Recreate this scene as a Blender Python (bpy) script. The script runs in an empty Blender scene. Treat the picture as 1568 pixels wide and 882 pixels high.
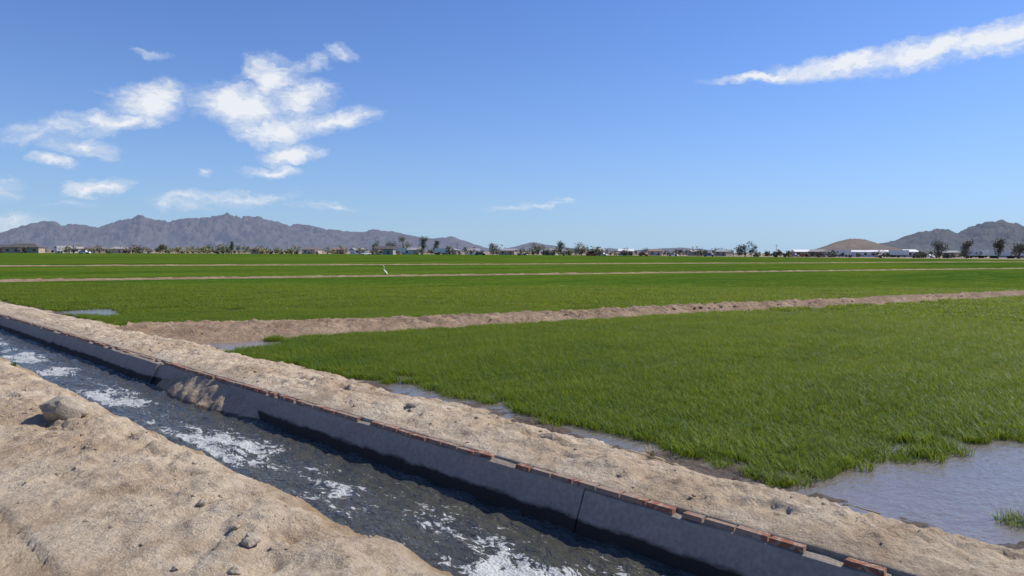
import bpy, math, random
import numpy as np
from mathutils import Vector, Matrix, Euler
random.seed(7); rng=np.random.default_rng(11)
scene=bpy.context.scene
S2=math.sqrt(0.5)
# ---- world axes: the canal runs along +Y, camera looks towards (+X,+Y)
CAMZ=1.65; F=1132.0; PITCH=math.radians(2.8)
def hor(u): return 383.0+7.0*u/1568.0
def place(u,D):            # survey azimuth + depth -> world X,Y
    L=(u-784)/F*D
    return S2*(D+L), S2*(D-L)

# ------------------------------------------------------------------ noise
def _hash(ix,iy,seed):
    h=(ix.astype(np.int64)*374761393+iy.astype(np.int64)*668265263+seed*1442695041)&0xFFFFFFFF
    h=((h^(h>>13))*1274126177)&0xFFFFFFFF
    return ((h^(h>>16))&0xFFFF)/65536.0*2*math.pi
def pn(x,y,seed=0):
    x=np.asarray(x,float); y=np.asarray(y,float)
    ix=np.floor(x); iy=np.floor(y); fx=x-ix; fy=y-iy
    u=fx*fx*fx*(fx*(fx*6-15)+10); v=fy*fy*fy*(fy*(fy*6-15)+10)
    def g(dx,dy):
        a=_hash(ix+dx,iy+dy,seed); return np.cos(a)*(fx-dx)+np.sin(a)*(fy-dy)
    a=g(0,0);b=g(1,0);c=g(0,1);d=g(1,1)
    return ((a+(b-a)*u)+((c+(d-c)*u)-(a+(b-a)*u))*v)*1.5
def fbm(x,y,o=4,seed=0,g=.5):
    s=0;a=1
    for i in range(o):
        s=s+a*pn(x*2**i,y*2**i,seed+i*17); a*=g
    return s
def sstep(a,b,x):
    t=np.clip((x-a)/(b-a),0,1); return t*t*(3-2*t)

# ------------------------------------------------------------------ node helpers
def nd(nt,t,props=None,ins=None):
    n=nt.nodes.new(t)
    for k,v in (props or {}).items(): setattr(n,k,v)
    for k,v in (ins or {}).items():
        s=n.inputs[k]
        if isinstance(v,bpy.types.NodeSocket): nt.links.new(v,s)
        else: s.default_value=v
    return n
def M(nt,op,a,b=None,c=None,clamp=False):
    n=nt.nodes.new('ShaderNodeMath'); n.operation=op; n.use_clamp=clamp
    for i,v in enumerate((a,b,c)):
        if v is None: continue
        if isinstance(v,bpy.types.NodeSocket): nt.links.new(v,n.inputs[i])
        else: n.inputs[i].default_value=v
    return n.outputs[0]
def mixc(nt,f,a,b,bt='MIX'):
    n=nt.nodes.new('ShaderNodeMix'); n.data_type='RGBA'; n.blend_type=bt
    for s,v in ((n.inputs[0],f),(n.inputs[6],a),(n.inputs[7],b)):
        if isinstance(v,bpy.types.NodeSocket): nt.links.new(v,s)
        else: s.default_value=v if not isinstance(v,tuple) or len(v)==4 else (*v,1)
    return n.outputs[2]
def ramp(nt,f,stops):
    n=nt.nodes.new('ShaderNodeValToRGB'); nt.links.new(f,n.inputs[0]); e=n.color_ramp.elements
    while len(e)<len(stops): e.new(.5)
    for i,(p,c) in enumerate(stops):
        e[i].position=p; e[i].color=(c,c,c,1) if not isinstance(c,tuple) else (*c,1)
    return n.outputs[0]
def noise(nt,vec,scale,detail=4,rough=.55,dist=0):
    return nd(nt,'ShaderNodeTexNoise',None,{'Vector':vec,'Scale':scale,'Detail':detail,'Roughness':rough,'Distortion':dist}).outputs['Fac']
def newmat(name):
    m=bpy.data.materials.new(name); m.use_nodes=True; nt=m.node_tree; nt.nodes.clear()
    out=nt.nodes.new('ShaderNodeOutputMaterial'); return m,nt,out
def pos(nt): return nt.nodes.new('ShaderNodeNewGeometry').outputs['Position']
def mapv(nt,v,scale=(1,1,1),rot=(0,0,0),loc=(0,0,0)):
    return nd(nt,'ShaderNodeMapping',None,{'Vector':v,'Scale':scale,'Rotation':rot,'Location':loc}).outputs[0]
def simple(name,col,rough=.8,var=.25,scale=3.0,metal=0,bump=0.0):
    m,nt,out=newmat(name); p=nd(nt,'ShaderNodeTexCoord').outputs['Object']
    f=noise(nt,p,scale,5)
    c=mixc(nt,ramp(nt,f,[(.3,0.),(.7,1.)]),tuple(x*(1-var) for x in col),tuple(min(1,x*(1+var)) for x in col))
    b=nd(nt,'ShaderNodeBsdfPrincipled',None,{'Base Color':c,'Roughness':rough,'Metallic':metal})
    if bump:
        nt.links.new(nd(nt,'ShaderNodeBump',None,{'Strength':.6,'Distance':bump,'Height':noise(nt,p,scale*6,6)}).outputs[0],b.inputs['Normal'])
    nt.links.new(b.outputs[0],out.inputs[0]); return m
def attr(nt,name): return nd(nt,'ShaderNodeAttribute',{'attribute_name':name}).outputs['Fac']

# ------------------------------------------------------------------ mesh helpers
def mkmesh(name,V,Fc,mats=(),mi=None,smooth=False,attrs=None,parent=None,loc=None,link=True):
    me=bpy.data.meshes.new(name); V=np.asarray(V,dtype=np.float32)
    if isinstance(Fc,np.ndarray):
        k=Fc.shape[1]; me.vertices.add(len(V)); me.vertices.foreach_set('co',V.ravel())
        me.loops.add(Fc.size); me.loops.foreach_set('vertex_index',Fc.astype(np.int32).ravel())
        me.polygons.add(len(Fc)); me.polygons.foreach_set('loop_start',np.arange(0,Fc.size,k,dtype=np.int32))
        me.update(calc_edges=True)
    else:
        me.from_pydata([tuple(v) for v in V.tolist()],[],[tuple(f) for f in Fc]); me.update()
    for m in mats: me.materials.append(m)
    if mi is not None: me.polygons.foreach_set('material_index',np.asarray(mi,dtype=np.int32))
    me.polygons.foreach_set('use_smooth',np.full(len(me.polygons),smooth))
    for k,a in (attrs or {}).items():
        at=me.attributes.new(k,'FLOAT','POINT'); at.data.foreach_set('value',np.asarray(a,dtype=np.float32).ravel())
    me.validate(); me.update()
    ob=bpy.data.objects.new(name,me)
    if link: scene.collection.objects.link(ob)
    if parent: ob.parent=parent
    if loc: ob.location=loc
    return ob
def gridfaces(nx,ny):   # verts index = j*nx+i
    i,j=np.meshgrid(np.arange(nx-1),np.arange(ny-1)); a=(j*nx+i).ravel()
    return np.stack([a,a+1,a+nx+1,a+nx],1)
def axis(a,b,step,lo,hi,g=1.08):
    c=list(np.arange(a,b,step)); s=step; x=c[-1]; R=[]
    while x<hi: s*=g; x+=s; R.append(x)
    s=step; x=c[0]; Lf=[]
    while x>lo: s*=g; x-=s; Lf.append(x)
    return np.array(Lf[::-1]+c+R)
def empty(name,loc=(0,0,0),rz=0):
    e=bpy.data.objects.new(name,None); scene.collection.objects.link(e); e.location=loc; e.rotation_euler=(0,0,rz); e.empty_display_size=.2; return e
class MB:
    def __init__(s): s.v=[];s.f=[];s.m=[]
    def box(s,x0,x1,y0,y1,z0,z1,m=0,tx=0,ty=0):
        b=len(s.v)
        s.v+=[(x0,y0,z0),(x1,y0,z0),(x1,y1,z0),(x0,y1,z0),(x0+tx,y0+ty,z1),(x1-tx,y0+ty,z1),(x1-tx,y1-ty,z1),(x0+tx,y1-ty,z1)]
        for q in ((3,2,1,0),(4,5,6,7),(0,1,5,4),(1,2,6,5),(2,3,7,6),(3,0,4,7)): s.f.append(tuple(b+i for i in q)); s.m.append(m)
    def tube(s,p0,p1,r0,r1,n=6,m=0):
        p0=Vector(p0);p1=Vector(p1);d=(p1-p0).normalized(); a=d.orthogonal().normalized(); c=d.cross(a); b=len(s.v)
        for p,r in ((p0,r0),(p1,r1)):
            for k in range(n):
                t=2*math.pi*k/n; s.v.append(tuple(p+a*math.cos(t)*r+c*math.sin(t)*r))
        for k in range(n): s.f.append((b+k,b+(k+1)%n,b+n+(k+1)%n,b+n+k)); s.m.append(m)
        s.f.append(tuple(b+n+k for k in range(n))); s.m.append(m)
        s.f.append(tuple(b+n-1-k for k in range(n))); s.m.append(m)
    def poly(s,pts,m=0):
        b=len(s.v); s.v+=pts; s.f.append(tuple(range(b,b+len(pts)))); s.m.append(m)
    def make(s,name,mats,**k): return mkmesh(name,s.v,s.f,mats,s.m,**k)

# ================================================================== MATERIALS
def dirt_material():
    m,nt,out=newmat('dry_dirt'); p=pos(nt)
    n1=noise(nt,p,.9,6,.6); n2=noise(nt,p,6,7,.68); n3=noise(nt,p,60,4,.7)
    c=mixc(nt,ramp(nt,n1,[(.38,0.),(.62,1.)]),(.46,.35,.235),(.64,.53,.39))
    c=mixc(nt,ramp(nt,n2,[(.36,.6),(.54,0.)]),c,(.34,.24,.15))
    c=mixc(nt,ramp(nt,noise(nt,p,1.7,5,.7),[(.55,0.),(.68,.5)]),c,(.36,.26,.17))
    c=mixc(nt,ramp(nt,n3,[(.33,.35),(.43,0.)]),c,(.26,.185,.12))
    c=mixc(nt,ramp(nt,n3,[(.57,0.),(.72,.45)]),c,(.70,.62,.49))
    # distant scrub land
    far=attr(nt,'far'); nf=noise(nt,p,.02,6,.6)
    c=mixc(nt,far,c,mixc(nt,nf,(.23,.17,.11),(.36,.28,.19)))
    # sandy brown inner slopes
    br=attr(nt,'brown'); c=mixc(nt,M(nt,'MULTIPLY',br,.75),c,(.29,.195,.11))
    wet=attr(nt,'wet')
    wn=M(nt,'ADD',wet,M(nt,'MULTIPLY',M(nt,'SUBTRACT',n2,.5),.9))
    wn=M(nt,'MULTIPLY',ramp(nt,wn,[(.35,0.),(.65,1.)]),1.)
    c=mixc(nt,wn,c,(.115,.082,.052))
    rough=M(nt,'SUBTRACT',.95,M(nt,'MULTIPLY',wn,.5))
    h=M(nt,'ADD',M(nt,'MULTIPLY',noise(nt,p,14,8,.68),1.3),M(nt,'MULTIPLY',n3,.22))
    bp=nd(nt,'ShaderNodeBump',None,{'Strength':1.,'Distance':.045,'Height':h})
    b=nd(nt,'ShaderNodeBsdfPrincipled',None,{'Base Color':c,'Roughness':rough,'Normal':bp.outputs[0]})
    b.inputs['Specular IOR Level'].default_value=.25
    nt.links.new(b.outputs[0],out.inputs[0]); return m
DIRT=dirt_material()

def berm_material():
    m,nt,out=newmat('berm_soil'); p=pos(nt)
    n1=noise(nt,p,1.2,5); n2=noise(nt,p,10,6,.7)
    c=mixc(nt,ramp(nt,n1,[(.35,0.),(.65,1.)]),(.26,.18,.115),(.39,.285,.19))
    c=mixc(nt,ramp(nt,n2,[(.36,.65),(.54,0.)]),c,(.155,.10,.065))
    bp=nd(nt,'ShaderNodeBump',None,{'Strength':1.,'Distance':.06,'Height':n2})
    b=nd(nt,'ShaderNodeBsdfPrincipled',None,{'Base Color':c,'Roughness':.95,'Normal':bp.outputs[0]})
    b.inputs['Specular IOR Level'].default_value=.2
    nt.links.new(b.outputs[0],out.inputs[0]); return m
BERM=berm_material()

def flood_material():
    m,nt,out=newmat('flood_water'); p=pos(nt)
    h=M(nt,'ADD',noise(nt,mapv(nt,p,(1,1.7,1)),8,3,.5),M(nt,'MULTIPLY',noise(nt,p,26,3,.5),.4))
    bp=nd(nt,'ShaderNodeBump',None,{'Strength':.7,'Distance':.018,'Height':h})
    c=mixc(nt,noise(nt,p,1.5,4),(.14,.12,.105),(.22,.185,.155))
    b=nd(nt,'ShaderNodeBsdfPrincipled',None,{'Base Color':c,'Roughness':.09,'IOR':1.6,'Normal':bp.outputs[0]})
    nt.links.new(b.outputs[0],out.inputs[0]); return m
FLOOD=flood_material()

def canal_water_material():
    m,nt,out=newmat('canal_water'); p=pos(nt)
    ps=mapv(nt,p,(1.6,.9,1))
    h=M(nt,'ADD',noise(nt,ps,9,4,.6,.8),M(nt,'MULTIPLY',noise(nt,ps,28,3,.5,.3),.4))
    bp=nd(nt,'ShaderNodeBump',None,{'Strength':1.,'Distance':.040,'Height':h})
    c=mixc(nt,noise(nt,p,2,4),(.045,.046,.036),(.090,.084,.062))
    b=nd(nt,'ShaderNodeBsdfPrincipled',None,{'Base Color':c,'Roughness':.06,'IOR':1.5,'Normal':bp.outputs[0]})
    # foam: soap-like rafts with holes, torn into streaks along the flow
    fm=attr(nt,'foam')
    big=noise(nt,mapv(nt,p,(1.7,.8,1),(0,0,.25)),2.0,3,.5,1.)
    fine=noise(nt,mapv(nt,p,(1.6,.75,1),(0,0,.3)),7.0,5,.68,2.0)
    s=M(nt,'ADD',M(nt,'ADD',M(nt,'MULTIPLY',big,1.1),M(nt,'MULTIPLY',fine,1.35)),M(nt,'MULTIPLY',fm,.42))
    fo=ramp(nt,M(nt,'SUBTRACT',s,.99),[(.60,0.),(.625,.8),(.68,1.)])
    fleck=ramp(nt,noise(nt,mapv(nt,p,(1.7,.7,1)),13,4,.65,1.4),[(.655,0.),(.675,.9)])
    fo=M(nt,'MAXIMUM',fo,M(nt,'MULTIPLY',fleck,.6))
    vor=nd(nt,'ShaderNodeTexVoronoi',None,{'Vector':p,'Scale':45.}).outputs['Distance']
    fo=M(nt,'MULTIPLY',fo,ramp(nt,vor,[(.05,.45),(.35,1.)]))
    bub=nd(nt,'ShaderNodeBump',None,{'Strength':.8,'Distance':.012,'Height':vor})
    fb=nd(nt,'ShaderNodeBsdfPrincipled',None,{'Base Color':(.46,.47,.46,1),'Roughness':.6,'Normal':bub.outputs[0]})
    mx=nd(nt,'ShaderNodeMixShader',None,{0:fo,1:b.outputs[0],2:fb.outputs[0]})
    nt.links.new(mx.outputs[0],out.inputs[0]); return m
CWATER=canal_water_material()

def concrete_material():
    m,nt,out=newmat('canal_concrete'); p=pos(nt)
    sep=nd(nt,'ShaderNodeSeparateXYZ',None,{0:p})
    n1=noise(nt,mapv(nt,p,(1,1,3)),3,6,.65); n2=noise(nt,p,30,5,.6)
    c=mixc(nt,n1,(.27,.23,.18),(.46,.40,.32))
    c=mixc(nt,ramp(nt,n2,[(.4,.4),(.6,0.)]),c,(.18,.155,.125))
    zz=M(nt,'ADD',sep.outputs[2],M(nt,'MULTIPLY',M(nt,'SUBTRACT',n1,.5),.10))
    wet=ramp(nt,M(nt,'MULTIPLY',zz,-1.),[(.22,0.),(.25,1.)])
    c=mixc(nt,wet,c,(.024,.021,.017))
    top=ramp(nt,M(nt,'ADD',zz,1.),[(.935,0.),(.955,1.)])
    c=mixc(nt,M(nt,'MULTIPLY',top,.75),c,(.38,.285,.19))
    bp=nd(nt,'ShaderNodeBump',None,{'Strength':.7,'Distance':.015,'Height':n2})
    b=nd(nt,'ShaderNodeBsdfPrincipled',None,{'Base Color':c,'Roughness':.85,'Normal':bp.outputs[0]})
    nt.links.new(b.outputs[0],out.inputs[0]); return m
CONC=concrete_material()
def brick_material():
    m,nt,out=newmat('red_brick'); p=pos(nt)
    a=noise(nt,p,5,5,.6); b2=noise(nt,p,22,5,.65)
    c=mixc(nt,a,(.15,.055,.033),(.33,.12,.06)); c=mixc(nt,ramp(nt,b2,[(.48,0.),(.6,.85)]),c,(.38,.295,.205))
    c=mixc(nt,ramp(nt,noise(nt,p,2.3,3),[(.50,0.),(.60,.75)]),c,(.29,.22,.16))
    bp=nd(nt,'ShaderNodeBump',None,{'Strength':.8,'Distance':.015,'Height':b2})
    b=nd(nt,'ShaderNodeBsdfPrincipled',None,{'Base Color':c,'Roughness':.9,'Normal':bp.outputs[0]}); nt.links.new(b.outputs[0],out.inputs[0]); return m
BRICK=brick_material()

def grass_material(name,tip,base,tip2,tip3):
    m,nt,out=newmat(name); p=pos(nt); sx=nd(nt,'ShaderNodeSeparateXYZ',None,{0:p}).outputs[0]
    h=attr(nt,'h'); big=noise(nt,mapv(nt,p,(1,2.2,1),(0,0,.3)),.35,5,.6); fine=noise(nt,p,3.5,5,.7)
    f=M(nt,'ADD',M(nt,'MULTIPLY',big,.55),M(nt,'MULTIPLY',fine,.45))
    f=M(nt,'ADD',f,M(nt,'MULTIPLY',M(nt,'SUBTRACT',M(nt,'MINIMUM',sx,20.),10.),.010))   # thinner, yellower stand away from the ditch
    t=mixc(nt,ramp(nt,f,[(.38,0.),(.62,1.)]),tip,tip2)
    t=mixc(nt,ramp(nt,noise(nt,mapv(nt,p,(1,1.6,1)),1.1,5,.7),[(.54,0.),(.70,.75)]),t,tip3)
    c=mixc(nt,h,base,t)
    d=nd(nt,'ShaderNodeBsdfPrincipled',None,{'Base Color':c,'Roughness':.5}); d.inputs['Specular IOR Level'].default_value=.25
    tr=nd(nt,'ShaderNodeBsdfTranslucent',None,{'Color':mixc(nt,.5,c,(.42,.50,.02))})
    mx=nd(nt,'ShaderNodeMixShader',None,{0:.42,1:d.outputs[0],2:tr.outputs[0]})
    nt.links.new(mx.outputs[0],out.inputs[0]); return m
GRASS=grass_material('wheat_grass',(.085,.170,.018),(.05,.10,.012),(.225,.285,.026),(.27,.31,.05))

def canopy_material():
    m,nt,out=newmat('crop_canopy'); p=pos(nt)
    big=noise(nt,mapv(nt,p,(.35,1.2,1),(0,0,.27)),.06,6,.6); fine=noise(nt,p,2.5,5,.75)
    c=mixc(nt,ramp(nt,big,[(.38,0.),(.62,1.)]),(.055,.115,.015),(.125,.18,.022))
    c=mixc(nt,ramp(nt,fine,[(.35,.6),(.6,0.)]),c,(.026,.058,.009))
    bp=nd(nt,'ShaderNodeBump',None,{'Strength':1.,'Distance':.15,'Height':fine})
    b=nd(nt,'ShaderNodeBsdfDiffuse',None,{'Color':c,'Normal':bp.outputs[0]})
    nt.links.new(b.outputs[0],out.inputs[0]); return m
CANOPY=canopy_material()

# ================================================================== GROUND
PX=[-50,1.2,1.9,2.28,2.45,2.62,2.80,3.0,3.95,4.101,4.124,4.18,4.5,5.0,5.35,5.75,6.4,50]
PZ=[0,0,.02,.01,-.05,-.17,-.33,-.52,-.6,-.6,-.014,.0,.035,.01,-.08,-.20,-.245,-.245]
def outer_shift(y): return fbm(y*.35,y*0+3.3,3,5)*.16-.24*(1-sstep(3.5,7.5,y))
def hz(x,y):
    x=np.asarray(x,float); y=np.asarray(y,float)
    ws=sstep(4.5,5.2,x)*outer_shift(y)
    wl=(1-sstep(2.7,3.3,x))*sstep(1.6,2.2,x)*(fbm(y*.9,y*0+9.1,4,31)*.09+fbm(y*5,y*0+2.1,3,32)*.02)
    z=np.interp(x-ws*1.0-wl,PX,PZ)
    near=1-sstep(35,70,np.hypot(x,y))
    bank=np.maximum((1-sstep(2.6,2.9,x)),sstep(4.12,4.4,x)*(1-sstep(5.6,6.4,x)))
    a=fbm(x*.9,y*.9,3,40)*.028+fbm(x*3.0,y*3.0,4,50,.62)*.026+np.abs(pn(x*9,y*9,60))*.020*(.4+sstep(-.1,.35,pn(x*.8,y*.8,64)))+np.abs(pn(x*21,y*21,61))*.009
    pit=-.05*sstep(.28,.5,pn(x*2.6,y*2.6,66))*sstep(4.3,4.6,x)-.03*sstep(.3,.45,pn(x*3.1,y*3.1,67))*sstep(1.2,1.6,x)*(1-sstep(2.2,2.5,x))
    rough=.55+.75*sstep(.9,2.0,x)
    track=0
    for c in (.84,-.95):
        inn=(1-sstep(.13,.17,np.abs(x-c)))
        track=np.maximum(track,inn)
    z=z+(a*rough*(1-.75*track)+pit)*near*bank
    for c in (.84,-.95):   # tyre tread prints on the service road
        inn=(1-sstep(.13,.17,np.abs(x-c)))
        tread=np.sin((y+np.abs(x-c)*1.3)*2*math.pi/.12)
        z=z+inn*near*(-.022+.012*np.clip(tread*2,-1,1))
    fld=sstep(6.0,6.6,x)
    z=z+fld*near*(fbm(x*.8,y*.8,3,70)*.022)
    return z
xs=axis(-3.5,6.7,.025,-9000,9000); ys=axis(0.6,15.5,.027,-9000,9000)
XX,YY=np.meshgrid(xs,ys); ZZ=hz(XX,YY)
fr=np.hypot(XX,YY)
wet=np.where(XX<3.6,sstep(.20,.33,-ZZ),np.where(XX>4.3,sstep(.12,.19,-ZZ),0.))
brown=np.where(XX<3.6,sstep(.015,.09,-ZZ+fbm(XX*2,YY*2,2,3)*.02)*(XX>1.9),sstep(.03,.12,-ZZ)*(XX>4.6)*.5)
farm=sstep(60,200,fr)
brown=brown*(1-farm); wet=wet*(1-farm)
V=np.stack([XX.ravel(),YY.ravel(),ZZ.ravel()],1)
ground=mkmesh('ground',V,gridfaces(len(xs),len(ys)),[DIRT],smooth=True,attrs={'wet':wet,'brown':brown,'far':farm})

# clods, pebbles
def ico(sub):
    import bmesh
    bm=bmesh.new(); bmesh.ops.create_icosphere(bm,subdivisions=sub,radius=1)
    v=np.array([q.co[:] for q in bm.verts]); f=np.array([[w.index for w in q.verts] for q in bm.faces]); bm.free(); return v,f
iv,ifc=ico(2)
vars_=[]
for k in range(14):
    d=1+.28*pn(iv[:,0]*1.6+k*7,iv[:,1]*1.6+iv[:,2]*1.3,k)+.16*pn(iv[:,0]*3.6+k*3,iv[:,2]*3.6+iv[:,1]*2,k+50)
    v=iv*d[:,None]*np.array([1,rng.uniform(.65,1),rng.uniform(.5,.8)]); vars_.append(v)
def clods(name,P,R,mat,zf=hz):
    z=zf(P[:,0],P[:,1]); VV=[];FF=[];o=0
    for i in range(len(P)):
        a=rng.uniform(0,6.28); c,s=math.cos(a),math.sin(a); v=vars_[rng.integers(14)]*R[i]
        VV.append(np.stack([v[:,0]*c-v[:,1]*s+P[i,0],v[:,0]*s+v[:,1]*c+P[i,1],v[:,2]+z[i]+R[i]*.1],1)); FF.append(ifc+o); o+=len(iv)
    n=np.concatenate(VV)
    return mkmesh(name,n,np.concatenate(FF),[mat],smooth=False,attrs={'wet':np.zeros(len(n)),'brown':np.zeros(len(n)),'far':np.zeros(len(n))})
n=2600
P=np.stack([np.concatenate([rng.uniform(-2,2.45,600),rng.normal(1.9,.35,800).clip(0,2.5),rng.uniform(4.2,5.4,1200)]),
            np.concatenate([rng.uniform(2.5,16,1400),rng.uniform(1,20,1200)])],1)
R=.004+.022*rng.power(.35,n)**3
clods('dirt_clods',P,R,DIRT)

# boulder & stones by the canal
STONE=simple('grey_tan_stone',(.34,.285,.215),.9,.3,9,bump=.02)
def rock(name,x,y,r,sq,seed,rz):
    v,f=ico(5)
    d=1+.22*pn(v[:,0]*1.3+seed,v[:,1]*1.3+v[:,2],seed)+.14*pn(v[:,0]*3+seed,v[:,2]*3+v[:,1]*2.2,seed+3)+.05*np.abs(pn(v[:,0]*8,v[:,2]*8+v[:,1]*5,seed+5))
    v=v*d[:,None]; 
    r2=np.random.default_rng(seed)
    for k in range(12):   # planar fracture faces
        nn=r2.normal(size=3); nn/=np.linalg.norm(nn); q=v@nn; lim=.74; ex=np.clip(q-lim,0,None); v-=ex[:,None]*nn*.92
    v*=np.array(sq)*r
    ob=mkmesh(name,v,f,[STONE],smooth=True); ob.location=(x,y,float(hz(x,y))+r*sq[2]*.55); ob.rotation_euler=(0,0,rz); return ob
rock('boulder',1.97,8.15,.19,(1.05,.9,.85),4,-.5)
rock('stone',1.83,3.87,.05,(1.1,.9,.75),9,.3)
rock('stone',1.90,4.70,.04,(1.2,.9,.7),12,1.)
rock('stone',1.62,3.62,.035,(1.2,.9,.7),15,2.)
rock('stone',4.62,6.1,.045,(1.5,.8,.5),21,2.)
rock('stone',4.75,4.2,.03,(1.2,.9,.6),25,.5)

# ================================================================== CANAL LINING
lin=MB()
P_STD=[(4.185,-.6,0),(4.185,-.034,1),(4.105,-.034,1),(4.065,-.05,.6),(3.985,-.24,.4),(3.93,-.40,0),(3.86,-.62,0)]
def slab(y0,y1,off=0,seed=0,top=0,prof=P_STD):
    n=max(2,int((y1-y0)/.08)); yy=np.linspace(y0,y1,n); b=len(lin.v)
    wob=fbm(yy*2.3,yy*0+seed,3,90)*.010; wz=fbm(yy*3.1,yy*0+seed+5,4,91)*.012
    for i,y in enumerate(yy):
        for (px,pz,w) in prof: lin.v.append((px+off+(wob[i] if px<4.15 else 0),y,pz+wz[i]*w+top*w))
    k=len(prof)
    for i in range(n-1):
        for j in range(k-1): lin.f.append((b+i*k+j,b+(i+1)*k+j,b+(i+1)*k+j+1,b+i*k+j+1)); lin.m.append(0)
    lin.f.append(tuple(b+j for j in range(k))); lin.m.append(0)
    lin.f.append(tuple(b+(n-1)*k+j for j in range(k-1,-1,-1))); lin.m.append(0)
for i,y in enumerate(np.arange(3.32-2.05*8,60,2.05)):
    if 11.3<y+1<13.6: slab(y+.005,y+2.05-.005,-.035,i*1.7,.008); continue
    slab(y+.005,y+2.05-.005,random.uniform(-.010,.010),i*1.7,random.uniform(-.006,.006))
lining=lin.make('concrete_canal_lining',[CONC],smooth=False)

# sand slumped against the lining
nx,ny=50,130; sx=np.linspace(3.60,4.10,nx); sy=np.linspace(8.1,11.3,ny); A,B=np.meshgrid(sx,sy)
t=(B-8.1)/3.2; ht=np.sin(np.pi*np.clip(t,0,1))**.8
zz=-.47+(A-3.60)/.50*.42+ (.16*ht-.13)+fbm(A*4,B*4,4,8)*.03
zz=np.minimum(zz,-.06+fbm(A*5,B*5,3,9)*.01)
slp=mkmesh('sand_slump',np.stack([A.ravel(),B.ravel(),zz.ravel()],1),gridfaces(nx,ny),[DIRT],smooth=True,
   attrs={'wet':sstep(.27,.34,-zz),'brown':np.full(zz.shape,.3),'far':np.zeros(zz.shape)})

# brick coping, mostly buried in soil
bk=MB(); y=-3.0
while y<30:
    L=.215
    pz=pn(y*.4,2.2,8)
    if random.random()<(.95 if pz>-.3 else .5):
        h=random.uniform(-.006,.002); dx=random.uniform(-.006,.006); l=L*random.choice([1,1,1,1,.7])
        bk.box(4.070+dx,4.15+dx,y,y+l-.004,-.042+h*.3,-.012+h,0,.010,.006)
    y+=L
bk.make('brick_coping',[BRICK])

# canal water
wx=np.arange(2.55,4.12,.02); wy=np.concatenate([np.arange(1.0,14,.022),np.geomspace(14,80,200)])
wy=np.concatenate([[-30,-10,-3,0,.5],wy])
A,B=np.meshgrid(wx,wy); WL=-.33
amp=1-sstep(15,40,B)*.6
w=fbm(A*3.2+.4*pn(A*2,B*2,3),B*2.4,4,111,.58)*.024*amp+fbm(A*11,B*7,2,120)*.007*amp
foam=sstep(2.85,3.0,A)*(1-sstep(3.25,3.8,A))
foam=foam*(.40+.75*sstep(-.25,.3,pn(A*0+1,B*.6,44)))
foam=foam+.35*(1-sstep(3.0,4.6,B))*sstep(3.3,3.0,B*0+3.1)*foam
mkmesh('canal_water',np.stack([A.ravel(),B.ravel(),(WL+w).ravel()],1),gridfaces(len(wx),len(wy)),[CWATER],smooth=True,attrs={'foam':foam})

# flood water on the fields
fw=MB(); fw.poly([(4.9,-40,-.205),(120,-40,-.205),(120,60,-.205),(4.9,60,-.205)])
fw.make('flood_water',[FLOOD])

# ================================================================== BERMS
def berm(name,pts,res,top,seed):
    pts=np.array(pts,float); seg=np.hypot(*np.diff(pts[:,:2],axis=0).T); L=np.concatenate([[0],np.cumsum(seg)])
    l=[0]; 
    while l[-1]<L[-1]:
        x=np.interp(l[-1],L,pts[:,0]); y=np.interp(l[-1],L,pts[:,1]); l.append(l[-1]+res*max(1,math.hypot(x,y)/22))
    l=np.array(l); cx=np.interp(l,L,pts[:,0]); cy=np.interp(l,L,pts[:,1]); w=np.interp(l,L,pts[:,2])
    cy=cy+fbm(l*.15,l*0+seed,3,seed)*.25
    tx=np.gradient(cx); ty=np.gradient(cy); q=np.hypot(tx,ty); nxn=-ty/q; nyn=tx/q
    t=np.linspace(-1,1,61); T,Li=np.meshgrid(t,np.arange(len(l)))
    X=cx[Li]+nxn[Li]*T*w[Li]*.5*1.25; Y=cy[Li]+nyn[Li]*T*w[Li]*.5*1.25
    X=np.maximum(X,4.75+.1*pn(Y*1.5,Y*0,seed))
    pr=np.cos(np.clip(np.abs(T)*1.25-.15,0,1)*np.pi/2)**.8
    Z=-.27+pr*(top+.27)+(fbm(X*2.2,Y*2.2,4,seed+2,.65)*.06+np.abs(pn(X*7,Y*7,seed+4))*.045+np.abs(pn(X*15,Y*15,seed+5))*.022)*pr
    Z=np.where(X<5.0,np.minimum(Z,-.06),Z)
    Z=np.where(np.abs(T)>.97,-.35,Z)
    return mkmesh(name,np.stack([X.ravel(),Y.ravel(),Z.ravel()],1),gridfaces(len(t),len(l)),[BERM],smooth=True)
B1=[(5.3,17.3,4.0),(7.0,16.4,3.7),(10.5,14.9,2.4),(16,13.5,1.7),(25,11.2,1.3),(37,8.0,1.2),(60,1.5,1.2),(120,-15,1.2)]
B2=[(5.5,51.2,2.2),(9,49,1.9),(31,42.8,1.2),(52,36,.8),(120,16,.7)]
B3=[(8,97,2.0),(16,93,1.8),(64,76,1.3),(150,50,1.),(280,12,1.)]
berm('dirt_berm',B1,.05,-.03,201)
berm('dirt_berm',B2,.15,-.05,215)
berm('dirt_berm',B3,.4,-.04,222)
def by(B,x): B=np.array(B); return np.interp(x,B[:,0],B[:,1])
def bw(B,x): B=np.array(B); return np.interp(x,B[:,0],B[:,2])*.5
bx=rng.uniform(5.3,34,800); byy=by(B1,bx)+rng.normal(0,.35,800)*bw(B1,bx)*2*.6
clods('berm_clods',np.stack([bx,byy],1),.015+.05*rng.power(.35,800)**3,BERM,lambda x,y:x*0-.06)

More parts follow.
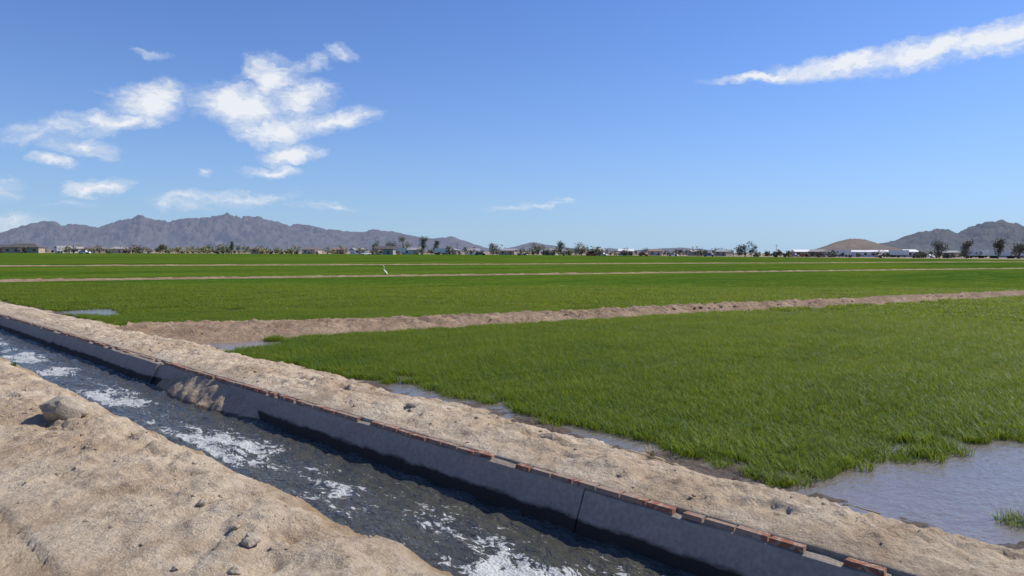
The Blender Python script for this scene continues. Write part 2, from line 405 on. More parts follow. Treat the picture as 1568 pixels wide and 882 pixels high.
# ================================================================== CROP
def clump(k,nb,rad,hgt,wd,square=False):
    a=rng.uniform(0,6.28,nb)
    if square: bx,by_=rng.uniform(-rad,rad,nb),rng.uniform(-rad,rad,nb)
    else:
        r=rad*np.sqrt(rng.random(nb)); bx,by_=r*np.cos(a),r*np.sin(a)
    h=hgt*rng.uniform(.5,1.1,nb); az=rng.uniform(0,6.28,nb); ln=rng.uniform(.2,1.1,nb)*h
    dx,dy=np.cos(az),np.sin(az); w=wd*rng.uniform(.7,1.2,nb); droop=rng.uniform(.55,1,nb)
    V=np.zeros((nb,5,3)); H=np.zeros((nb,5))
    for j,(t,ww) in enumerate(((0,.8),(.55,1.))):
        ox=bx+dx*ln*t**2; oy=by_+dy*ln*t**2; z=h*(t-.12*t*t)
        for s,o in ((-1,0),(1,1)):
            V[:,j*2+o]=np.stack([ox-dy*w*ww*.5*s,oy+dx*w*ww*.5*s,z],1); H[:,j*2+o]=t
    V[:,4]=np.stack([bx+dx*ln,by_+dy*ln,h*droop],1); H[:,4]=1
    base=np.arange(nb)[:,None]*5
    Fc=np.concatenate([base+np.array([0,1,3]),base+np.array([0,3,2]),base+np.array([2,3,4])])
    return mkmesh('blade_clump_%d'%k,V.reshape(-1,3),Fc,[GRASS],attrs={'h':H},link=False)
def scatter(name,P,rot,scl,objs):
    col=bpy.data.collections.new(name+'_source')
    for o in objs: col.objects.link(o)
    me=bpy.data.meshes.new(name); me.vertices.add(len(P)); me.vertices.foreach_set('co',np.asarray(P,np.float32).ravel())
    a=me.attributes.new('rot','FLOAT_VECTOR','POINT'); a.data.foreach_set('vector',np.asarray(rot,np.float32).ravel())
    a=me.attributes.new('scl','FLOAT_VECTOR','POINT'); a.data.foreach_set('vector',np.asarray(scl,np.float32).ravel())
    a=me.attributes.new('idx','INT','POINT'); a.data.foreach_set('value',rng.integers(0,len(objs),len(P)).astype(np.int32))
    ob=bpy.data.objects.new(name,me); scene.collection.objects.link(ob)
    ng=bpy.data.node_groups.new(name,'GeometryNodeTree')
    ng.interface.new_socket('Geometry',in_out='INPUT',socket_type='NodeSocketGeometry')
    ng.interface.new_socket('Geometry',in_out='OUTPUT',socket_type='NodeSocketGeometry')
    gi=ng.nodes.new('NodeGroupInput'); go=ng.nodes.new('NodeGroupOutput')
    ci=ng.nodes.new('GeometryNodeCollectionInfo'); ci.inputs[0].default_value=col; ci.inputs['Separate Children'].default_value=True; ci.inputs['Reset Children'].default_value=True
    ip=ng.nodes.new('GeometryNodeInstanceOnPoints'); ip.inputs['Pick Instance'].default_value=True
    def na(n,t):
        q=ng.nodes.new('GeometryNodeInputNamedAttribute'); q.data_type=t; q.inputs[0].default_value=n; return q.outputs[0]
    e=ng.nodes.new('FunctionNodeEulerToRotation')
    ng.links.new(na('rot','FLOAT_VECTOR'),e.inputs[0]); ng.links.new(e.outputs[0],ip.inputs['Rotation'])
    ng.links.new(na('scl','FLOAT_VECTOR'),ip.inputs['Scale']); ng.links.new(na('idx','INT'),ip.inputs['Instance Index'])
    ng.links.new(gi.outputs[0],ip.inputs['Points']); ng.links.new(ci.outputs[0],ip.inputs['Instance']); ng.links.new(ip.outputs[0],go.inputs[0])
    md=ob.modifiers.new('scatter','NODES'); md.node_group=ng
    return ob

# near-field outline (world metres)
EX=[4.0,5.45,5.7,6.1,6.6,7.2,8.5,15,30,120]; EY=[9,2.9,2.35,2.45,2.35,2.12,1.62,-.6,-5,-40]
def density(x,y):
    wob=fbm(x*1.1,y*1.1,3,300)*.30+fbm(x*4,y*4,2,301)*.14
    lx=np.interp(y,[1,2.3,2.9,3.9,5.6,8.1,11.1,13.2,16,60],[5.45,5.42,5.62,5.80,6.02,6.12,5.7,5.75,5.8,5.8])
    left=(x+wob*.4>lx)
    f1=(y+wob*.6>np.interp(x,EX,EY))&(y+wob*.4<np.where(x<7.2,13.3,by(B1,x)-bw(B1,x)-.05))
    f1|=((x-6.05)/.25)**2+((y-.92)/.2)**2<.8+wob
    f2=(y-wob*.4>by(B1,x)+bw(B1,x)+.1)&(y+wob*.3<by(B2,x)-bw(B2,x))
    f2&=~((((x-6.6)/.9)**2+((y-24.)/1.6)**2+wob*2.)<.9)
    f3=(y-wob*.3>by(B2,x)+bw(B2,x))&(y<by(B3,x)-bw(B3,x))
    f4=(y>by(B3,x)+bw(B3,x))
    return left&(f1|f2|f3|f4)
def tiles(cell,d0,d1,azl):
    N=int(d1*1.5/cell); g=(np.arange(-N//2,N)+.5)*cell; A,B=np.meshgrid(g,g); A=A.ravel(); B=B.ravel()
    r=np.hypot(A,B); az=np.degrees(np.arctan2(A,B))
    k=(r>=d0)&(r<d1)&(np.abs(az-45)<azl); A=A[k];B=B[k]
    full=np.ones(len(A),bool); any_=np.zeros(len(A),bool)
    for i in (-.5,-.25,0,.25,.5):
        for j in (-.5,-.25,0,.25,.5):
            q=density(A+i*cell,B+j*cell); full&=q; any_|=q
    return A[full],B[full],A[any_&~full],B[any_&~full]
GH=.135
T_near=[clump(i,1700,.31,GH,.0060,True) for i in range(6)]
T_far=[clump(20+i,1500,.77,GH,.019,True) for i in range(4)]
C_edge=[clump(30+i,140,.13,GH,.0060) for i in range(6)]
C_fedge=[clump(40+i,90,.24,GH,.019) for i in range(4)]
def place_crop(cell,d0,d1,azl,T,E,per):
    a,b,ea,eb=tiles(cell,d0,d1,azl); n=len(a)
    rz=rng.integers(0,4,n)*math.pi/2
    s=1.0+.26*fbm(a*.5,b*.5,3,333)
    if n: scatter('wheat_crop',np.stack([a,b,np.full(n,-.217)],1),np.stack([rng.normal(0,.01,n),rng.normal(0,.01,n),rz],1),np.stack([s*0+1.03,s*0+1.03,s],1),T)
    x=np.repeat(ea,per)+rng.uniform(-.5,.5,len(ea)*per)*cell; y=np.repeat(eb,per)+rng.uniform(-.5,.5,len(ea)*per)*cell
    k=density(x,y); x=x[k];y=y[k]; m=len(x); s=rng.uniform(.7,1.2,m)
    if m: scatter('wheat_crop',np.stack([x,y,np.full(m,-.220)],1),np.stack([rng.normal(0,.06,m),rng.normal(0,.06,m),rng.uniform(0,6.28,m)],1),np.stack([s,s,s],1),E)
    print('crop',n,m)
place_crop(.6,3,24,52,T_near,C_edge,12)
place_crop(1.5,24,100,42,T_far,C_fedge,18)
# distant crop canopy sheets (front edge sinks into the standing crop)
cs=MB(); zc=-.105
cs.v=[(5.8,46,-.2),(54,-6,-.2),(120,-75,-.2),(5.8,54,zc),(62,-6,zc),(128,-75,zc),(270,-75,zc),(283,50,zc),(330,230,zc),(300,330,zc),(240,400,zc),(80,470,zc),(5.8,480,zc)]
cs.f=[(0,1,4,3),(1,2,5,4),(3,4,7,8,9,10,11,12),(4,5,6,7)]; cs.m=[0]*4
cs.make('crop_field',[CANOPY])

# ================================================================== SMALL PLANTS / STICKS
DRYG=simple('dry_straw',(.38,.30,.17),.8,.3,10)
WEED=simple('weed_green',(.08,.14,.03),.7,.3,10)
def tuft(name,x,y,h,n,mat,spread):
    mb=MB(); z=float(hz(x,y))-.01
    for i in range(n):
        a=random.uniform(0,6.28); l=random.uniform(.2,spread)*h; hh=h*random.uniform(.5,1); w=.003; c,s=math.cos(a),math.sin(a)
        bx=x+random.gauss(0,.02); byy=y+random.gauss(0,.02)
        p=[(bx+c*l*t*t,byy+s*l*t*t,z+hh*t*(1.15-.3*t)) for t in (0,.5,1)]
        b=len(mb.v)
        mb.v+=[(p[0][0]-s*w,p[0][1]+c*w,p[0][2]),(p[0][0]+s*w,p[0][1]-c*w,p[0][2]),(p[1][0]+s*w,p[1][1]-c*w,p[1][2]),(p[1][0]-s*w,p[1][1]+c*w,p[1][2]),p[2]]
        mb.f+=[(b,b+1,b+2,b+3),(b+3,b+2,b+4)]; mb.m+=[0,0]
    mb.make(name,[mat])
tuft('weed_plant',2.42,12.6,.10,60,WEED,1.2)
tuft('dry_grass_tuft',2.55,8.35,.10,30,DRYG,.8)
tuft('dry_grass_tuft',5.3,3.6,.12,40,DRYG,1.4)
tuft('dry_grass_tuft',5.1,7.5,.08,25,DRYG,1.4)
st=MB()
for (x,y,l,a) in [(5.32,3.5,.45,2.3),(5.3,3.3,.35,2.0),(4.7,5,.2,.4),(4.4,16.2,.6,1.2),(4.9,13.4,.5,.5),(1.2,6,.18,.9),(4.9,1.6,.2,1.9)]:
    z=float(hz(x,y))+.02; st.tube((x,y,z),(x+l*math.cos(a),y+l*math.sin(a),float(hz(x+l*math.cos(a),y+l*math.sin(a)))+.025),.006,.003,5)
st.make('dry_sticks',[DRYG])

# ================================================================== TREES
LEAF={ 'dark':simple('leaf_dark',(.045,.065,.03),.8,.5,1.2),'olive':simple('leaf_olive',(.11,.115,.055),.8,.4,1.2),
 'yellow':simple('leaf_yellow',(.20,.17,.07),.8,.35,1.2),'brown':simple('leaf_brown',(.17,.135,.095),.8,.35,1.2),'grey':simple('leaf_grey',(.14,.14,.105),.8,.35,1.2)}
KN=list(LEAF); BARK=simple('bark',(.14,.11,.085),.9,.3,3); TM=[LEAF[k] for k in KN]+[BARK]
def add_tree(mb,x,y,h,w,kind,n=260,ls=.32,z=-.25,conic=False):
    mi=KN.index(kind); th=h*random.uniform(.12,.22); r=max(.08,h*.025)
    mb.tube((x,y,z),(x+random.uniform(-.1,.1),y,z+th),r*1.3,r,6,5)
    cen=[]
    for k in range(random.randint(8,12)):
        a=random.uniform(0,6.28); q=random.uniform(.1,.8)*w/2; zz=random.uniform(.25,.88)*h
        if conic: q*=(1.15-zz/h)
        else: q*=math.sqrt(max(.15,1-((zz/h-.5)/.5)**2))
        p=(x+q*math.cos(a),y+q*math.sin(a),z+zz); mb.tube((x,y,z+th*.9),p,r*.7,r*.15,4,5); cen.append((p,random.uniform(.17,.30)*min(w,h)))
    cen.append(((x,y,z+h*.55),.33*min(w,h)))
    for i in range(n):
        (cx,cy,cz),cr=random.choice(cen)
        d=Vector((random.gauss(0,1),random.gauss(0,1),random.gauss(0,.8))).normalized()*cr*random.random()**.4
        c=Vector((cx,cy,cz))+d
        if c.z<z+.1*h: c.z=z+.15*h
        a=Vector((random.gauss(0,1),random.gauss(0,1),random.gauss(0,1))).normalized(); b=a.orthogonal().normalized()*ls*random.uniform(.5,1.1); a=a*ls*random.uniform(.5,1.1)
        mb.poly([tuple(c-a),tuple(c+b),tuple(c+a),tuple(c-b)],mi)
trees=[('eucalyptus_tree',600,363,22,'dark',430,0),('eucalyptus_tree',619,361,26,'olive',430,0),('eucalyptus_tree',647,361,20,'dark',430,0),('evergreen_tree',668,368,16,'dark',430,0),
 ('cypress_tree',355,369,10,'dark',460,1),('evergreen_tree',1140,372,38,'dark',330,0),('cottonwood_tree',822,371,36,'brown',430,0),('evergreen_tree',857,370,18,'dark',420,0),
 ('mesquite_tree',1437,371,40,'grey',300,0),('mesquite_tree',1478,369,26,'grey',300,0),('mesquite_tree',1527,367,24,'olive',290,0),('mesquite_tree',1560,368,26,'grey',290,0),
 ('cottonwood_tree',890,373,24,'brown',420,0),('cottonwood_tree',755,374,18,'brown',420,0),('mesquite_tree',250,373,26,'olive',440,0),('evergreen_tree',575,371,18,'dark',430,0)]
for (nm,u,top,wp,kd,D,con) in trees:
    x,y=place(u,D); h=(hor(u)-top)/F*D+1.9; w=wp/F*D
    mb=MB(); add_tree(mb,0,0,h,w,kd,950,.30,0,bool(con)); mb.make(nm,TM,loc=(x,y,-.25))
tl=MB()
for i in range(560):
    u=random.uniform(-120,1700); D=random.uniform(350,560) if u<1150 else random.uniform(300,520)
    if u<60 and random.random()<.6: continue
    if 560<u<720 and random.random()<.2: u+=150
    x,y=place(u,D)
    kd=random.choice(['yellow','yellow','olive','olive','dark'] if 240<u<470 else ['brown','brown','brown','olive','grey','dark','yellow'])
    h=random.choice([1.8,2.4,3,3.6,4.2,5.2]) if u<1150 else random.choice([1.2,1.8,2.5,3.2])
    add_tree(tl,x,y,h,h*random.uniform(1.,1.9),kd,85,.46)
tl.make('distant_treeline',TM)

# ================================================================== BUILDINGS
GLASS=simple('window_glass',(.03,.04,.05),.15,.2,2); DOOR=simple('door_paint',(.15,.10,.07),.6,.2,2)
_w={}
def cm(c,k='wall'):
    key=(c,k)
    if key not in _w: _w[key]=simple('%s_%d'%(k,len(_w)),c,.8,.12,.6)
    return _w[key]
def house(name,u,D,w,d,h,wall,roof,rise=1.5,hip=False,ry=0,ov=.4):
    x,y=place(u,D); az=math.atan2(x,y); e=empty(name,(x,y,-.25),-az+ry)
    if name not in('warehouse','stucco_house'): w*=.78
    mb=MB(); mb.box(-w/2,w/2,-d/2,d/2,0,h); 
    if not hip:
        mb.poly([(-w/2,-d/2,h),(-w/2,d/2,h),(-w/2,0,h+rise*.97)]); mb.poly([(w/2,-d/2,h),(w/2,0,h+rise*.97),(w/2,d/2,h)])
    mb.make('walls',[cm(wall)],parent=e)
    rb=MB(); a=w/2+ov; b=d/2+ov; ins=min(d/2,w/2)*.95 if hip else 0; z0=h-.02; t=.15
    e0=[(-a,-b,z0),(a,-b,z0),(a,b,z0),(-a,b,z0)]; e1=[(q[0],q[1],q[2]+t) for q in e0]; r0=(-a+ins,0,z0+t+rise); r1=(a-ins,0,z0+t+rise)
    rb.v=e0+e1+[r0,r1]; rb.f=[(3,2,1,0),(0,1,5,4),(1,2,6,5),(2,3,7,6),(3,0,4,7),(4,5,9,8),(6,7,8,9),(5,6,9),(7,4,8)]; rb.m=[0]*9
    rb.make('roof',[cm(roof,'roof')],parent=e)
    wn=MB(); k=max(2,int(w/4)); 
    for i in range(k):
        cx=-w/2+w*(i+.5)/k
        if i==k//2: continue
        wn.box(cx-.7,cx+.7,-d/2-.05,-d/2+.02,1.0,min(2.2,h-.3)); wn.box(cx-.6,cx+.6,d/2-.02,d/2+.05,1.,min(2.2,h-.3))
    wn.make('windows',[GLASS],parent=e)
    dr=MB(); cx=-w/2+w*(k//2+.5)/k; dr.box(cx-.5,cx+.5,-d/2-.06,-d/2+.02,.02,2.1); dr.make('door',[DOOR],parent=e)
TAN=(.38,.32,.25);CREAM=(.5,.46,.39);WHITE=(.74,.74,.72);BRN=(.2,.165,.14);DK=(.10,.09,.085);GR=(.32,.31,.30);RED=(.24,.15,.12)
H=[('stucco_house',38,400,17,9,3,TAN,DK,2.2,True),('stucco_house',8,420,13,9,2.8,BRN,DK,1.8,True),('farm_house',98,430,9,7,2.8,WHITE,GR,1.3,False),
('farm_house',118,450,8,7,2.6,CREAM,GR,1.2,False),('stucco_house',150,470,12,9,2.6,TAN,BRN,1.5,True),('stucco_house',185,470,12,9,2.6,(.42,.36,.29),GR,1.4,True),('farm_house',215,480,12,8,2.5,GR,DK,1.2,False),
('farm_house',395,470,11,8,2.6,TAN,BRN,1.3,False),('ranch_house',478,470,12,8,2.7,CREAM,BRN,1.3,False),('ranch_house',520,480,10,8,2.5,TAN,RED,1.3,False),('ranch_house',548,470,9,8,2.6,WHITE,GR,1.2,False),
('ranch_house',590,400,13,8,3.,GR,DK,1.6,False),('ranch_house',632,450,13,8,2.7,WHITE,GR,1.3,False),('ranch_house',690,460,12,8,2.7,TAN,GR,1.4,True),('ranch_house',724,460,10,7,2.5,WHITE,GR,1.2,False),
('ranch_house',778,470,13,8,2.6,TAN,GR,1.2,False),('ranch_house',845,450,10,8,2.6,CREAM,GR,1.3,False),('farm_house',915,430,8,7,2.8,WHITE,GR,1.2,False),('ranch_house',958,450,11,8,2.6,GR,WHITE,1.2,False),
('ranch_house',1002,460,10,8,2.6,CREAM,RED,1.2,False),('ranch_house',1065,450,10,8,2.4,TAN,GR,1.1,False),('ranch_house',1108,430,9,8,2.4,(.4,.36,.3),GR,1.1,False),('ranch_house',1225,400,10,7,2.5,TAN,WHITE,1.2,False),('farm_house',1252,390,9,7,2.6,RED,GR,1.2,False),
('warehouse',1312,400,25,14,2.6,WHITE,(.7,.7,.7),.9,False),('warehouse',1352,420,14,12,2.8,CREAM,(.7,.7,.7),.9,False),('barn',1390,400,9,8,2.8,(.5,.5,.5),WHITE,1.2,False),('farm_house',1455,380,8,7,2.4,TAN,GR,1.,False),('stucco_house',1545,380,12,8,2.6,WHITE,GR,1.2,True)]
for a in H: house(*a,ry=random.uniform(-.6,.6))
TIRE=simple('tyre_rubber',(.02,.02,.02),.8,.1,3)
def trailer(u,D,col,L=12):
    x,y=place(u,D); e=empty('box_trailer',(x,y,-.25),-math.atan2(x,y)+random.uniform(-.3,.3))
    mb=MB(); mb.box(-L/2,L/2,-1.25,1.25,1.1,3.7,0,.03,.03); mb.make('cargo_box',[cm(col,'trailer')],parent=e)
    mb=MB(); mb.box(-L/2,L/2,-.5,.5,.8,1.1); mb.box(L/2-2,L/2-1.8,-.8,.8,0,.8)
    mb.make('chassis',[TIRE],parent=e)
    mb=MB()
    for wx_ in (-L/2+1.2,-L/2+2.4):
        for s in (-1,1): mb.tube((wx_,s*.95,.5),(wx_,s*1.2,.5),.5,.5,12)
    mb.make('wheels',[TIRE],parent=e)
for u,D,L in ((1492,330,8),(1508,330,7),(1532,320,9),(1560,320,10),(1375,380,9),(1285,370,10),(100,420,8),(610,420,8),(675,420,7)): trailer(u,D,WHITE,L)
def vehicle(name,u,D,col):
    x,y=place(u,D); e=empty(name,(x,y,-.25),-math.atan2(x,y)+random.uniform(-.6,.6)); pick='pickup' in name
    mb=MB(); mb.box(-2.5,2.5,-.9,.9,.45,1.05,0,.08,.05)
    if pick: mb.box(-.5,1.2,-.85,.85,1.05,1.75,0,.25,.1)
    else: mb.box(-2.2,1.1,-.85,.85,1.05,1.65,0,.45,.12)
    mb.make('body',[cm(col,'car_paint')],parent=e)
    mb=MB(); x0,x1=(-.3,1.0) if pick else (-1.7,.7)
    mb.box(x0,x1,-.835,.835,1.12,1.52,0,.12,.03); mb.make('side_windows',[GLASS],parent=e)
    mb=MB()
    for wx_ in (-1.6,1.6):
        for s in (-1,1): mb.tube((wx_,s*.7,.36),(wx_,s*.95,.36),.36,.36,12)
    mb.make('wheels',[TIRE],parent=e)
for i,(u,c) in enumerate([(905,(.45,.06,.04)),(922,WHITE),(985,(.4,.08,.05)),(1030,WHITE),(1085,(.1,.15,.3)),(1215,(.45,.45,.45)),(1232,(.4,.1,.05)),(1265,WHITE),(800,WHITE),(735,(.1,.1,.12)),(560,WHITE),(130,WHITE),(1405,(.05,.05,.06)),(1420,WHITE)]):
    vehicle('parked_car' if i%2 else 'pickup_truck',u,random.uniform(330,400),c)
WOOD=simple('pole_wood',(.13,.10,.075),.9,.2,2)
for u,h in ((1188,6.5),(1060,5.5),(700,6.5),(440,6.5)):
    x,y=place(u,400); e=empty('utility_pole',(x,y,-.25),-math.atan2(x,y)+.9)
    mb=MB(); mb.tube((0,0,0),(0,0,h),.13,.08,8); mb.make('pole',[WOOD],parent=e)
    mb=MB(); mb.box(-1.1,1.1,-.07,-.0,h-.8,h-.65); 
    for q in (-1,0,1): mb.tube((q,-.03,h-.65),(q,-.03,h-.45),.05,.04,6)
    mb.make('crossarm',[WOOD],parent=e)
fm=MB()
for k in range(70):
    x,y=place(880+k*9,345); fm.box(x-.06,x+.06,y-.06,y+.06,-.3,1.1)
    if k: fm.tube(pp,(x,y,.7),.03,.03,4)
    pp=(x,y,.7)
fm.make('post_fence',[WOOD])

# ================================================================== MOUNTAINS
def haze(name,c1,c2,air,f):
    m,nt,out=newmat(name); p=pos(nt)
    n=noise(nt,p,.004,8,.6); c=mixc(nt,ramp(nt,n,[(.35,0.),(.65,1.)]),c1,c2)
    d=nd(nt,'ShaderNodeBsdfDiffuse',None,{'Color':c}); e=nd(nt,'ShaderNodeEmission',None,{'Color':(*air,1),'Strength':1.})  # aerial haze painted into the material: emission of the air colour over rock diffuse
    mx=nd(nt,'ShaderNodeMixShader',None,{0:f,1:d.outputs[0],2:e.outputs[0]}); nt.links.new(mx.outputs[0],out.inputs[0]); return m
def range_(name,D,prof,depth,mat,seed,rug,n=700):
    us=np.array([p[0] for p in prof],float); hs=np.array([(hor(p[0])-p[1])/F*D for p in prof])
    u=np.linspace(us[0],us[-1],n); m=80; v=np.linspace(-1,1,m)
    U,Vv=np.meshgrid(u,v)
    Hh=np.interp(U,us,hs)*1.03
    bell=np.clip(1-np.abs(Vv)**1.1,0,1)
    DD=D+Vv*depth
    X=S2*(DD+(U-784)/F*DD); Y=S2*(DD-(U-784)/F*DD)
    k=1/(D*.030)
    rid=1-np.abs(fbm(X*k,Y*k,5,seed,.5))*1.8
    r2=fbm(X*k*3,Y*k*3,4,seed+9,.5)
    Z=Hh*bell*(1-rug*(1-rid)*(.14+.86*np.abs(Vv)**.7))+Hh*r2*.08*(bell**.5)*(.35+np.abs(Vv))
    Z=Z-4
    return mkmesh(name,np.stack([X.ravel(),Y.ravel(),Z.ravel()],1),gridfaces(n,m),[mat],smooth=True)
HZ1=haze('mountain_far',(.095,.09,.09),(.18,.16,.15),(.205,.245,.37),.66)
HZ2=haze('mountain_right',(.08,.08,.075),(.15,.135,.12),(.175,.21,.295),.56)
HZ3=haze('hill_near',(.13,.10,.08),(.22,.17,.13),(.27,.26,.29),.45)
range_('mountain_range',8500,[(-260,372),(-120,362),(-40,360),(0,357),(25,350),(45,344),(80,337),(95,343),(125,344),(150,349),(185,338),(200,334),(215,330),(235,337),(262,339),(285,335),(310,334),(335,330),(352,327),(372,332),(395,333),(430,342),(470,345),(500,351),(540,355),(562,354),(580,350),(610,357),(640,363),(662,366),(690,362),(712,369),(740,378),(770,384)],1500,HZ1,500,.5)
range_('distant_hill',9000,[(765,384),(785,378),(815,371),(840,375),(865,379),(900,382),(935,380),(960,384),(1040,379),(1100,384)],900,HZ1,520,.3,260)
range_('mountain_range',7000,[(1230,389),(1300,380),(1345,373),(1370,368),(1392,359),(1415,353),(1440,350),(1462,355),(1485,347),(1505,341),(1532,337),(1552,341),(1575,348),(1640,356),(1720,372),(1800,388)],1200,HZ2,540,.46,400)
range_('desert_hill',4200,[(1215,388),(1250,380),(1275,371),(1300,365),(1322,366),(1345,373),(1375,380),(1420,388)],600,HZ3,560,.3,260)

# ================================================================== EGRET
FEATH=simple('white_feathers',(.8,.8,.78),.7,.05,20); BILL=simple('yellow_bill',(.6,.38,.05),.5,.1,10); LEGS=simple('black_legs',(.02,.02,.02),.5,.1,10)
eg=empty('egret',(31.0,43.9,-.21),math.radians(115)); eg.scale=(.9,.9,.9)
def skin(name,pts,rad,mat):
    me=bpy.data.meshes.new(name); ed=[(i,i+1) for i in range(len(pts)-1)]
    me.from_pydata(pts,ed,[]); o=bpy.data.objects.new(name,me); scene.collection.objects.link(o); o.parent=eg
    o.modifiers.new('skin','SKIN')
    for i,r in enumerate(rad): me.skin_vertices[0].data[i].radius=(r,r) if not isinstance(r,tuple) else r
    me.skin_vertices[0].data[0].use_root=True
    s=o.modifiers.new('sub','SUBSURF'); s.levels=2; s.render_levels=2; me.materials.append(mat); return o
skin('body_and_neck',[(-.22,0,.27),(-.15,0,.35),(-.05,0,.45),(.04,0,.54),(.09,0,.63),(.06,0,.71),(.05,0,.79),(.08,0,.88),(.13,0,.92),(.17,0,.915)],
     [.02,.06,.085,.065,.036,.028,.026,.026,.034,.018],FEATH)
skin('bill',[(.16,0,.915),(.23,0,.91),(.31,0,.90)],[.013,.009,.002],BILL)
skin('leg_left',[(-.05,.035,.40),(-.02,.035,.22),(-.03,.035,.0),(.04,.035,-.005)],[.016,.009,.008,.006],LEGS)
skin('leg_right',[(-.06,-.035,.40),(-.05,-.035,.23),(-.08,-.035,.0),(-.01,-.035,-.005)],[.016,.009,.008,.006],LEGS)
skin('folded_wing',[(.03,.0,.53),(-.09,.0,.43),(-.19,0,.32),(-.27,0,.22)],[(.09,.03),(.10,.06),(.07,.04),(.01,.01)],FEATH)

# ================================================================== SKY
SUN_AZ=math.radians(112); SUN_EL=math.radians(46)
w=bpy.data.worlds.new('World'); scene.world=w; w.use_nodes=True; nt=w.node_tree; nt.nodes.clear()
sky=nd(nt,'ShaderNodeTexSky',{'sky_type':'NISHITA','sun_disc':False,'sun_elevation':SUN_EL,'sun_rotation':SUN_AZ,'altitude':350,'air_density':1.0,'dust_density':.6,'ozone_density':2.5})
skyc=mixc(nt,1.,sky.outputs[0],(.60,.85,1.38),'MULTIPLY')     # camera white balance of a clear blue desert sky
dirv=nd(nt,'ShaderNodeTexCoord').outputs['Generated']
rotd=nd(nt,'ShaderNodeVectorRotate',{'rotation_type':'Z_AXIS'},{'Vector':dirv,'Angle':math.radians(45)}).outputs[0]
sp=nd(nt,'ShaderNodeSeparateXYZ',None,{0:rotd})
az=M(nt,'ARCTAN2',sp.outputs[0],sp.outputs[1]); el=M(nt,'ARCSINE',sp.outputs[2])
hz_f=M(nt,'MULTIPLY',M(nt,'POWER',2.718,M(nt,'MULTIPLY',M(nt,'MAXIMUM',el,0.),-7.5)),.72)   # pale low-altitude haze layer
skyc=mixc(nt,hz_f,skyc,(4.3,6.2,8.2))
co=nd(nt,'ShaderNodeCombineXYZ',None,{0:az,1:el}).outputs[0]
def azel(u,v):
    x=(u-784)/F; yv=(hor(u)-v)/F
    return math.atan(x), math.atan(yv/math.sqrt(1+x*x))
wn=nd(nt,'ShaderNodeTexNoise',None,{'Vector':mapv(nt,co,(1,1.5,1)),'Scale':16.,'Detail':7.,'Roughness':.65}).outputs['Color']
wv=nd(nt,'ShaderNodeVectorMath',{'operation':'SUBTRACT'},{0:wn,1:(.5,.5,.5)}).outputs[0]
wv=nd(nt,'ShaderNodeVectorMath',{'operation':'MULTIPLY'},{0:wv,1:(.085,.045,0)}).outputs[0]
cw=nd(nt,'ShaderNodeVectorMath',{'operation':'ADD'},{0:co,1:wv}).outputs[0]
cl=[ (238,160,66,33,10,1.),(182,186,82,17,5,.78),(108,198,95,20,8,.55),(128,226,58,20,0,.7),(90,250,42,10,-5,.72),(55,212,55,16,15,.42),
 (420,125,56,38,0,1.),(372,166,76,33,-5,1.),(465,155,68,30,10,.88),(425,200,76,33,0,.92),(520,185,75,20,12,.82),(450,236,60,18,10,.92),(415,262,60,10,3,.8),
 (525,88,32,16,0,.52),(480,102,38,16,20,.42),(235,92,34,9,-5,.45),(155,290,66,14,12,.8),(345,306,140,14,4,.55),(290,320,80,12,0,.42),(500,316,80,8,0,.42),(316,267,20,8,10,.5),
 (20,342,70,16,0,.45),(0,292,32,20,0,.45),(110,316,50,9,0,.35),
 (1180,121,115,9,2,.85),(1285,104,130,18,5,.95),(1410,82,140,20,9,.95),(1540,54,130,24,9,1.),(1680,36,120,26,8,1.),
 (810,316,110,8,5,.46),(860,307,30,5,0,.4),(1120,124,80,8,3,.4)]
acc=None
for (u,v,rx,ry,rot,wt) in cl:
    a,e=azel(u,v); mp=nd(nt,'ShaderNodeMapping',{'vector_type':'TEXTURE'},{'Vector':cw,'Location':(a,e,0),'Rotation':(0,0,math.radians(rot)),'Scale':(rx*1.08/F,ry*1.12/F,1)})
    g=nd(nt,'ShaderNodeTexGradient',{'gradient_type':'SPHERICAL'},{0:mp.outputs[0]}).outputs['Fac']
    g=M(nt,'MULTIPLY',g,wt)
    acc=g if acc is None else M(nt,'SMOOTH_MAX',acc,g,.1)
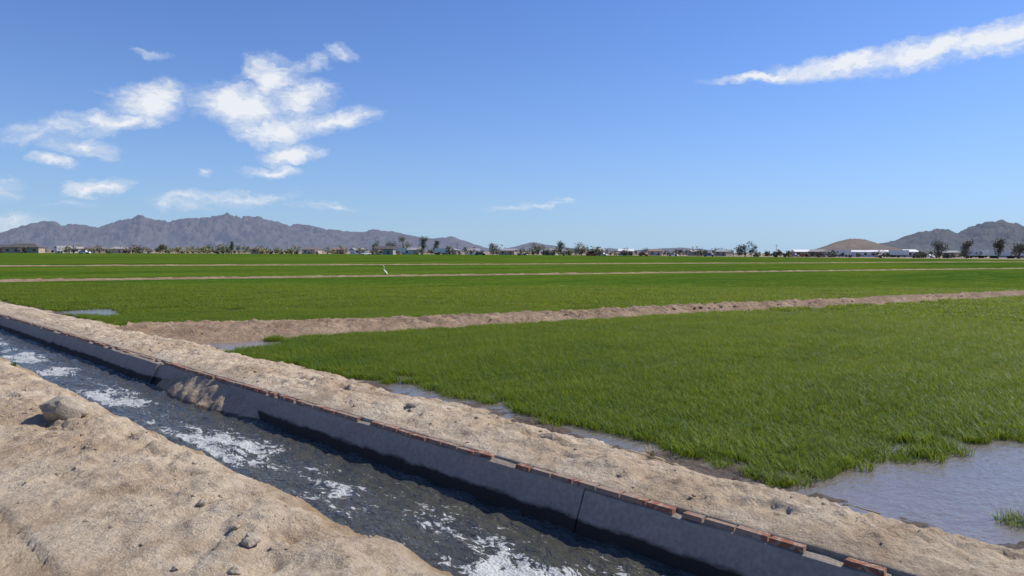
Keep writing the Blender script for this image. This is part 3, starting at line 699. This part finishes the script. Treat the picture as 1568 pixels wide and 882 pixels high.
det=noise(nt,mapv(nt,cw,(1,2.0,1),(0,0,-.2)),22,9,.65,.5)
det2=noise(nt,mapv(nt,cw,(1,3.,1),(0,0,-.25)),70,6,.6,.3)
dn=M(nt,'ADD',M(nt,'MULTIPLY',acc,1.35),M(nt,'ADD',M(nt,'MULTIPLY',M(nt,'SUBTRACT',det,.5),1.4),M(nt,'MULTIPLY',M(nt,'SUBTRACT',det2,.5),.4)))
dn=M(nt,'MULTIPLY',dn,ramp(nt,acc,[(.075,0.),(.25,1.)]))
cov=ramp(nt,dn,[(.04,0.),(.40,.32),(.74,.70),(1.,.93)])
cloudc=mixc(nt,ramp(nt,M(nt,'ADD',dn,M(nt,'MULTIPLY',M(nt,'SUBTRACT',det2,.5),.8)),[(.25,0.),(.95,1.)]),(6.0,6.9,8.2),(8.8,9.0,9.3))
cc=mixc(nt,cov,skyc,cloudc)
bg=nd(nt,'ShaderNodeBackground',None,{'Color':cc,'Strength':.10}); wo=nt.nodes.new('ShaderNodeOutputWorld'); nt.links.new(bg.outputs[0],wo.inputs[0])

sd=bpy.data.lights.new('sun','SUN'); sd.energy=5.0; sd.angle=math.radians(.5); sd.color=(1,.94,.83)
so=bpy.data.objects.new('sun',sd); scene.collection.objects.link(so)
sv=Vector((math.sin(SUN_AZ)*math.cos(SUN_EL),math.cos(SUN_AZ)*math.cos(SUN_EL),math.sin(SUN_EL)))
so.rotation_euler=(-sv).to_track_quat('-Z','Y').to_euler()

# ================================================================== CAMERA
cam=bpy.data.cameras.new('camera'); cam.sensor_width=36; cam.lens=26; cam.clip_start=.05; cam.clip_end=40000
co_=bpy.data.objects.new('camera',cam); scene.collection.objects.link(co_)
R=Matrix.Rotation(math.radians(-45),4,'Z')@Matrix.Rotation(math.pi/2-PITCH,4,'X')@Matrix.Rotation(math.radians(.256),4,'Z')
co_.matrix_world=Matrix.Translation((0,0,CAMZ))@R
scene.camera=co_
scene.view_settings.view_transform='Standard'; scene.view_settings.look='None'; scene.view_settings.exposure=0
